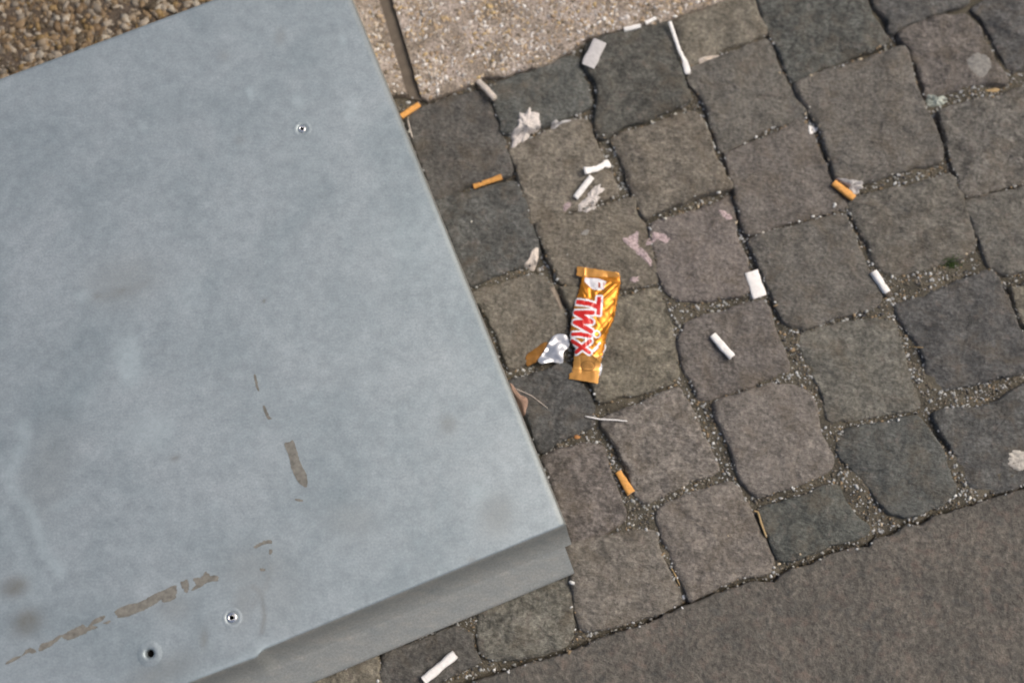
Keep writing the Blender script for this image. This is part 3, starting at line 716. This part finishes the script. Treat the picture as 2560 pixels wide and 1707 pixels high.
butt(1, [(1940,222),(2060,200)], 12, M_WHITE, 'short white cigarette end lying flat along the concrete edge, left of a smaller one')
butt(1, [(2095,182),(2172,143)], 10, M_WHITE, 'smallest white cigarette scrap lying along the concrete edge')
butt(4, [(1244,675),(1345,830)], 19, M_WHITE, 'white cigarette end with dark burnt tip, on the joint near the green moss', ash=True, sq=.95)
butt(4, [(62,1140),(115,1205),(205,1305)], 19, M_WHITE, 'bent white cigarette end alone in the middle of a dark reddish stone', wend=1.0, sq=.7)
butt(7, [(1290,1352),(1060,1545)], 21, M_WHITE, 'clean white cigarette end lying below the steel cover at the bottom edge of the picture', sq=.9)
butt(4, [(350,668),(418,850)], 36, M_WHITE, 'squashed flat white cigarette filter on the joint right of the wrapper', sq=.24, rag=.02)
butt(1, [(1762,312),(1673,498)], 37, M_GREYP, 'flattened grey rectangular filter at the corner of a dark stone beside the concrete', sq=.16, rag=.02)
# long thin cigarette paper with a wide end
pth = seat(dens(1, [(2268,190),(2300,270),(2345,390),(2385,455),(2410,545)], 5), .0015)
root = empty('cigarette_paper', tuple(pth[10]-Vector((0, 0, .0015))), label='long thin white cigarette paper flaring at one end, in an upper joint', cat='paper scrap')
tube('paper_tube', pth, [.0021]*14+[.0024, .0028, .0032, .0036, .0036, .0034, .003], [.0014]*21, M_WHITE, root, pth[10], 16, True, .1, 2)
# torn filter papers lying one on the other
pth = seat(dens(1, [(1645,1272),(1740,1250),(1790,1215),(1832,1195)], 5), .0022)
root = empty('torn_filter', tuple(pth[7]-Vector((0, 0, .0022))), label='torn white filter paper with bent flared end, touching a straight one below it', cat='paper scrap')
tube('paper_tube', pth, [.0042, .004, .0036]+[.0032]*8+[.0036, .0042, .0046, .0048, .004], [.0016]*16, M_WHITE, root, pth[7], 18, True, .2, 4)
pth = seat(dens(1, [(1702,1312),(1640,1385),(1582,1458)], 7), .0024)
root = empty('torn_filter', tuple(pth[7]-Vector((0, 0, .0024))), label='straight white filter roll lying diagonally below a torn bent one on a brown stone', cat='paper scrap')
tube('paper_tube', pth, [.0034]*15, [.0024]*15, M_WHITE, root, pth[7], 18, True, .12, 6)
def clump(name, c, pts, h, mat, label, cat, rough=.0012, jit=.0014, freq=260, group=None, n=90, embed=.0004):
    q = CL(c, pts); X, Y = smooth_poly(q, n, jit, freq, random.random()*9); cx, cy = X.mean(), Y.mean(); V = []; ts = (0, .2, .4, .6, .75, .88, .96, 1.0)
    sdd = random.random()*30
    for t in ts:
        for i in range(1 if t == 0 else n):
            x, y = (cx, cy) if t == 0 else (cx+(X[i]-cx)*t, cy+(Y[i]-cy)*t)
            z = gz(x, y)-embed*(t**3)
            if t < 1: z += h*min(1, (1-t)*5)*(1+.0)+rough*fbm(x, y, sdd, 4, 230)*min(1, (1-t)*4)
            V.append((x, y, z))
    Fs = [(0, 1+i, 1+(i+1) % n) for i in range(n)]
    for r in range(len(ts)-2):
        a = 1+r*n
        for i in range(n): j = (i+1) % n; Fs.append((a+i, a+n+i, a+n+j, a+j))
    zc = min(v[2] for v in V)
    o = mesh_obj(name, V, Fs, mat, None, True, (cx, cy, zc)); tag(o, label, cat, group); return o
clump('tissue_wad', 1, [(1170,830),(1210,840),(1245,798),(1265,830),(1315,835),(1325,880),(1340,920),(1300,950),(1255,970),(1225,1020),(1180,1040),(1130,1080),(1100,1075),(1115,1030),(1110,985),(1150,940),(1165,890)], .0032, M_TISSUE, 'ragged grey-white wad of tissue on the lower edge of the greenish stone', 'tissue', .0034, .0022)
clump('tissue_wad', 1, [(1745,1360),(1790,1375),(1795,1400),(1760,1420),(1770,1450),(1745,1490),(1720,1540),(1650,1560),(1600,1540),(1610,1490),(1660,1450),(1700,1390)], .0012, M_TISSUE, 'flat pinkish-grey tissue smear beside the white filter roll on a brown stone', 'tissue', .003, .0026)
clump('gum_smear', 1, [(1490,1510),(1530,1480),(1560,1490),(1530,1530),(1500,1550)], .0006, M_PINK, 'small pink smear just below the white filter roll', 'gum smear', .0009, .0015, embed=.0002)
clump('paper_scrap', 1, [(1400,910),(1450,880),(1545,880),(1550,895),(1480,915),(1430,945),(1400,940)], .0015, M_GREYP, 'thin grey scrap lodged in the joint under the greenish stone', 'paper scrap', .001)
clump('crumpled_paper', 2, [(1140,1310),(1230,1320),(1300,1330),(1355,1335),(1355,1370),(1310,1380),(1330,1400),(1290,1425),(1240,1370),(1170,1330)], .0035, M_GREYP, 'crumpled grey-white paper touching an orange cigarette end', 'paper scrap', .004)
clump('paper_scrap', 2, [(140,430),(220,400),(305,383),(300,395),(220,430),(145,458)], .0008, M_DIRTY, 'beige paper sliver in the joint under the small top stone', 'paper scrap', .0005, .0004)
clump('paper_scrap', 2, [(957,898),(1020,930),(1000,960),(960,972)], .0012, M_WHITE, 'small white triangular chip in the joint left of the largest stone', 'paper scrap', .0005, .0003)
clump('plastic_scrap', 2, [(1820,690),(1900,700),(1960,690),(1985,740),(1900,765),(1830,760)], .0018, M_CLEAR, 'milky translucent plastic scrap in the upper right joints', 'plastic scrap', .003)
clump('paper_scrap', 2, [(2250,658),(2320,632),(2370,640),(2340,665)], .0012, M_STRAW, 'yellowish splinter in the joint near the right edge', 'splinter', .0006, .0004)
clump('chip_of_wood', 3, [(995,498),(1020,505),(1015,580),(985,655),(940,640),(910,625),(945,575),(960,530)], .0022, M_DIRTY, 'pinkish-beige wedge-shaped chip lying at the corner of a dark stone near the cover', 'chip', .0014, .0005)
clump('dry_leaf_shred', 3, [(1100,785),(1135,775),(1175,830),(1195,930),(1175,940),(1135,860)], .0010, plain('dull_shred', (.24, .20, .16), .8, 0, .2, 400, .0004), 'dull beige shred in the joint left of the sweet wrapper', 'leaf shred', .0008, .0004)
clump('stone_flake', 5, [(215,320),(240,325),(290,395),(350,430),(345,500),(325,560),(285,500),(245,410)], .0025, plain('rust_pink_flake', (.30, .20, .15), .85, 0, .2, 300, .0006), 'pinkish flake trapped between steel cover and dark stone', 'stone flake', .001, .0005)
clump('gum_smear', 3, [(1625,425),(1680,410),(1740,365),(1755,380),(1715,430),(1760,480),(1820,540),(1855,600),(1850,640),(1800,590),(1720,520),(1650,460)], .0006, M_PINK, 'long bent pink smear on the stone above the sweet wrapper', 'gum smear', .0009, .0015, embed=.0002)
clump('gum_smear', 3, [(1800,470),(1850,390),(1900,380),(1960,400),(1990,430),(1960,465),(1930,440),(1880,430),(1850,470)], .0006, M_PINK, 'speckled pink smear over the joint above the sweet wrapper', 'gum smear', .0009, .0015, embed=.0002)
clump('gum_smear', 3, [(1700,720),(1760,705),(1760,740),(1710,755)], .0006, M_PINK, 'small pink spot right of the top of the sweet wrapper', 'gum smear', .0009, .0015, embed=.0002)
clump('gum_smear', 4, [(110,225),(150,215),(215,265),(190,285),(140,260)], .0006, M_PINK, 'faint pink spot beside a yellow chip at the edge of a pale stone', 'gum smear', .0009, .0015, embed=.0002)
clump('gum_spot', 2, [(2110,430),(2180,390),(2260,420),(2290,490),(2230,580),(2150,560),(2110,490)], .0007, M_PALE, 'pale flattened round gum spot on the reddish stone at the top right', 'gum spot', .0005, .0014)
clump('gum_spot', 6, [(2240,820),(2352,800),(2420,880),(2400,960),(2280,950),(2240,890)], .0007, plain('white_gum', (.42, .40, .36), .8, 0, .35, 260, .001), 'whitish ragged gum spot on the dark stone at the right edge', 'gum spot', .0012, .002)
clump('gum_spot', 3, [(1325,400),(1350,370),(1390,365),(1380,400),(1350,405)], .0007, M_PALE, 'tiny pale curl mark on the brown stone above the wrapper', 'gum spot', .0003, .0008)
clump('orange_crumb', 5, [(695,700),(720,690),(745,703),(725,720),(700,718)], .0015, plain('orange_crumb', (.5, .24, .09), .8), 'tiny orange crumb in the joint under the dark stone by the cover', 'crumb', .0006, .0003, n=30)
def stalk(c, pts, r, mat, label):
    p = seat(dens(c, pts, 4), r); o = tube('dry_stalk', p, [r*(.5 if i in (0, len(p)-1) else 1) for i in range(len(p))], r, mat, None, p[len(p)//2], 8, True, .3, 5)
    tag(o, label, 'dry stalk', 'dry stalks'); return o
stalk(5, [(770,560),(880,585),(1000,592),(1080,602)], .0008, M_WHITE, 'thin whitish stalk lying across the joint below the sweet wrapper')
stalk(5, [(250,350),(380,410),(500,505)], .00035, M_DIRTY, 'hair-thin pale fibre across the dark stone beside the cover')
stalk(8, [(1130,300),(1160,310),(1185,400),(1220,500)], .0011, M_STRAW, 'bent yellowish stalk in the joint left of the lower greenish stone')
stalk(8, [(520,710),(560,780),(590,850)], .0007, M_STRAW, 'short dry stalk in a joint above the granite slab')
stalk(4, [(1535,1218),(1610,1230)], .0006, M_STRAW, 'short orange-brown stalk on the edge of the right-hand dark stone')
stalk(1, [(350,870),(370,960),(385,1010)], .0006, M_DIRTY, 'pale thread between the steel cover and the first dark stone')
# moss tuft
mc = C(4, 1825, 605); M_MOSS = plain('moss', (.045, .085, .018), .8, 0, .3, 500, 0)
V, Fs = [], []
for i in range(420):
    a = random.uniform(0, 6.28); rr = abs(random.gauss(0, .0042)); x = mc.x+rr*1.5*math.cos(a)+rr*.2; y = mc.y+rr*math.sin(a)*.9; z = gz(x, y)
    b2 = random.uniform(0, 6.28); l = random.uniform(.001, .0026); w = .0004
    d = Vector((math.cos(b2), math.sin(b2), random.uniform(.6, 1.8))).normalized(); s_ = Vector((-math.sin(b2), math.cos(b2), 0))*w
    p = Vector((x, y, z)); k = len(V); V += [tuple(p-s_), tuple(p+s_), tuple(p+d*l*.6+s_*.8), tuple(p+d*l), tuple(p+d*l*.6-s_*.8)]; Fs.append((k, k+1, k+2, k+3, k+4))
tag(mesh_obj('moss', V, Fs, M_MOSS, None, False, (mc.x, mc.y, mc.z)), 'small tuft of green moss in the joint at the right', 'moss', kind='stuff')

# ------------------------------------------------------------------ the sweet wrapper
def wrapper_material():
    m, t, b = new_mat('printed_foil'); a = t.nodes.new('ShaderNodeVertexColor'); a.layer_name = 'Col'
    v = pos(t); n = tnoise(t, v, 120, 4)
    c = mixc(t, 1.0, a.outputs[0], ramp(t, n, [(.3, g(.85)), (.7, g(1.12))]), 'MULTIPLY')
    t.links.new(c, b.inputs['Base Color']); t.links.new(a.outputs['Alpha'], b.inputs['Metallic'])
    b.inputs['Roughness'].default_value = .3; b.inputs['Specular IOR Level'].default_value = .5
    bump(t, b, tnoise(t, v, 150, 2, .5), .0004, .5)
    return m
M_WRAP = wrapper_material()
XLy = [(190,670),(285,665),(302,722),(470,682),(540,652),(620,635),(750,610),(850,600),(950,596),(985,615),(1040,650),(1110,640),(1245,625),(1300,592),(1350,585)]
XRy = [(190,1090),(260,1108),(370,1120),(450,1105),(600,1080),(690,1065),(760,1042),(850,1000),(930,972),(1030,958),(1130,930),(1250,905),(1310,900),(1400,885)]
nu, nv = 110, 300
U, Vv = np.meshgrid(np.linspace(0, 1, nu), np.linspace(0, 1, nv))
YT = 190+70*U; YB = 1350+50*U; KY = YT+(YB-YT)*Vv
KX = np.interp(KY, *zip(*XLy))*(1-U)+np.interp(KY, *zip(*XRy))*U
KX += 3*np.sin(KY*.11)*(np.abs(U-.5)*2)**6
px_mm = 1/(4.1275*2.4)   # mm per K pixel
side = np.sqrt(np.clip(1-(2*U-1)**2, 0, 1))
endf = np.clip((KY-300)/120, 0, 1)*np.clip((1250-KY)/140, 0, 1)
Z = .5+4.6*side**.8*endf+.8*side
def crease(a, b, amp, w, sharp=True):
    d = seg_d(KX, KY, a, b); return amp*(np.exp(-d/w) if sharp else np.exp(-(d/w)**2))
Z += crease((1100,400), (930,560), 1.4, 16)+crease((1060,380), (900,540), 1.0, 12)+crease((1085,440), (1050,700), 1.2, 12)
Z -= crease((1020,370), (880,480), 1.2, 14)+crease((1040,560), (960,640), .8, 25, False)
Z += crease((1060,690), (960,880), 1.3, 16)+crease((960,880), (830,1010), 1.1, 14)
Z -= crease((1030,720), (880,900), 1.3, 28, False)+crease((1000,900), (850,1080), .9, 16)
Z += crease((820,1110), (920,1190), 1.2, 14)-crease((900,1100), (930,1180), .9, 14)+crease((940,990), (850,1100), .9, 12)
Z += crease((700,330), (760,480), .8, 18)+crease((720,470), (760,540), .9, 12)-crease((800,330), (820,520), .7, 22, False)
Z += crease((640,600), (620,900), .5, 20)-crease((690,500), (640,540), .8, 14)
Z += crease((1040,240), (1120,290), 1.2, 22)-crease((990,300), (1100,350), 1.3, 16)+crease((750,195), (745,290), .9, 16)
Z += np.where(KY < 300, .25*np.sin(KY*.55), 0)+np.where(KY > 1260, .22*np.sin(KY*.5), 0)
Z += crease((640,1245), (880,1270), .7, 14)-crease((640,1120), (800,1115), .8, 18)
for j in range(nv):
    for i in range(nu):
        Z[j, i] += .6*fbm(KX[j, i]/130, KY[j, i]/130, 1.7, 2)
for _ in range(26):
    ax = random.uniform(620, 1080); ay = random.uniform(320, 1200); an = random.uniform(.3, 2.6); ln = random.uniform(40, 150)
    Z += crease((ax, ay), (ax+ln*math.cos(an), ay+ln*math.sin(an)), random.choice((-1, 1))*random.uniform(.35, .85), random.uniform(9, 18))
GOLD = np.array((.58, .225, .022)); GOLDL = np.array((.66, .33, .085)); RED = np.array((.62, .022, .018)); WH = np.array((.82, .82, .86)); BR = np.array((.28, .10, .02))
colr = np.tile(GOLD, (nv, nu, 1)); met = np.full((nv, nu), .6)
m_ = (KY < 300); colr[m_] = GOLDL; met[m_] = .5
m_ = (KY > 1115); colr[m_] = GOLDL*.92; met[m_] = .5
def ell(cx, cy, rx, ry): return np.hypot((KX-cx)/rx, (KY-cy)/ry)
e = ell(782, 1220, 78, 52); m_ = (e < 1) & (e > .8); colr[m_] = (.36, .18, .05)
m_ = (e < .7) & (np.sin(KX*.22)*np.sin(KY*.3) > -.1); colr[m_] = (.42, .21, .06)
T = [(665,538),(780,560),(868,590),(876,517),(918,517),(905,705),(865,700),(870,642),(780,607),(658,587)]
dr = poly_sd(KX, KY, T)
for pth, w in (([(828,680),(655,676),(815,775),(648,776),(812,872)], 23), ([(625,898),(700,900),(800,922)], 21), ([(618,966),(795,1088)], 20), ([(664,1078),(800,975)], 21)):
    for a, b2 in zip(pth[:-1], pth[1:]):
        dr = np.minimum(dr, seg_d(KX, KY, a, b2)-w*(.9 if a[0] < 640 else 1))
ring = np.abs(np.hypot(KX-872, KY-900)-34)-8
dr2 = np.minimum(seg_d(KX, KY, (822, 1080), (905, 988))-9, seg_d(KX, KY, (835, 1070), (880, 1035))-12)
wm = (dr < 19) | (ring < 0) | (dr2 < 0)
colr[wm] = WH; met[wm] = .0
wm = dr < 0; colr[wm] = RED; met[wm] = .0
wp = poly_sd(KX, KY, [(752,308),(890,320),(972,352),(940,440),(880,450),(820,432),(745,352)]) < 0
colr[wp] = WH*.92; met[wp] = 0
wp = (np.abs(KX-898) < 11) & (np.abs(KY-395) < 28); colr[wp] = (.35, .08, .04)
wp = (np.abs(KX-945) < 8) & (np.abs(KY-395) < 30); colr[wp] = (.5, .3, .25)
wc = C(12, 840, 760); zb = max(gz(wc.x+dx, wc.y+dy) for dx in (-.024, -.012, 0, .008, .018) for dy in (-.064, -.05, -.03, 0, .03, .05, .06))-.0004
root = empty('sweet_wrapper', (wc.x, wc.y, zb), label='crumpled gold foil chocolate bar wrapper with red white-edged lettering on the cobbles', cat='sweet wrapper')
V = []
for j in range(nv):
    for i in range(nu):
        p = C(12, KX[j, i], KY[j, i], zb); V.append((p.x, p.y, zb+Z[j, i]*.001))
def grid_part(name, j0, j1):
    VV = V[j0*nu:(j1+1)*nu]; n = j1-j0
    Fc = [(j*nu+i, (j+1)*nu+i, (j+1)*nu+i+1, j*nu+i+1) for j in range(n) for i in range(nu-1)]
    o = mesh_obj(name, VV, Fc, M_WRAP, root, True, (wc.x, wc.y, zb))
    a = o.data.color_attributes.new('Col', 'FLOAT_COLOR', 'POINT')
    c = np.concatenate([colr[j0:j1+1], met[j0:j1+1, :, None]], 2).astype(np.float32); a.data.foreach_set('color', c.ravel())
    so = o.modifiers.new('thick', 'SOLIDIFY'); so.thickness = .00012; so.offset = -1
    return o
ja, jb = int(nv*.085), int(nv*.905)
grid_part('crimped_end', 0, ja); grid_part('wrapper_body', ja, jb); grid_part('crimped_end', jb, nv-1)
# underside lining showing at the torn edge
M_SILV = plain('silver_lining', (.60, .62, .65), .34, .8, .1, 120, .0003)
def foil(name, pts, mat, parent, z0, amp, fq, lift=lambda x, y: 0, org=None, n=80, seed=0):
    q = CL(12, pts, z0); X, Y = smooth_poly(q, n, .0003, 300., seed); cx, cy = X.mean(), Y.mean(); V = []; ts = np.linspace(0, 1, 22)
    for t in ts:
        for i in range(1 if t == 0 else n):
            x, y = (cx, cy) if t == 0 else (cx+(X[i]-cx)*t, cy+(Y[i]-cy)*t)
            z = z0+lift(x-cx, y-cy)+amp*(abs(noise.noise(Vector(((x+y)*fq*.35, (y-x*.2)*fq, seed))))*1.6+.25*noise.noise(Vector((x*fq*1.5, y*fq*2, seed))))
            V.append((x, y, z))
    Fs = [(0, 1+i, 1+(i+1) % n) for i in range(n)]
    for r in range(len(ts)-2):
        a = 1+r*n
        for i in range(n): j = (i+1) % n; Fs.append((a+i, a+n+i, a+n+j, a+j))
    o = mesh_obj(name, V, Fs, mat, parent, True, org or (cx, cy, z0)); so = o.modifiers.new('thick', 'SOLIDIFY'); so.thickness = .0001; so.offset = -1
    return o
foil('lining', [(950,985),(970,1010),(968,1040),(945,1080),(935,1130),(915,1110),(925,1050)], M_SILV, root, zb+.0008, .0006, 120, org=(wc.x, wc.y, zb))
foil('lining', [(885,1180),(925,1200),(930,1250),(915,1300),(900,1318),(870,1290),(880,1240)], M_SILV, root, zb+.0004, .0006, 120, org=(wc.x, wc.y, zb), seed=3)
# torn-off corner: silver inside with a gold tail
fc = C(12, 430, 1050); zf = max(gz(fc.x+dx, fc.y+dy) for dx in (-.012, 0, .012) for dy in (-.01, 0, .01))
froot = empty('foil_scrap', (fc.x, fc.y, zf), label='torn scrap of silver foil with an orange-brown tail left of the sweet wrapper', cat='foil scrap')
foil('silver_face', [(500,885),(560,900),(588,935),(590,1010),(545,1060),(528,1090),(525,1190),(460,1185),(400,1178),(310,1200),(265,1165),(300,1110),(345,1040),(400,940),(440,900)], M_SILV, froot, zf+.0016, .0022, 105, org=(fc.x, fc.y, zf), seed=6)
M_GB = plain('gold_foil_back', (.20, .088, .010), .4, .4, .2, 200, .0005)
foil('gold_tail', [(145,1110),(230,1045),(330,975),(372,985),(345,1050),(300,1120),(272,1165),(210,1195),(152,1215)], M_GB, froot, zf+.0006, .0012, 70, org=(fc.x, fc.y, zf), seed=9)
print('stones', len(polys), 'extra', len(extra))
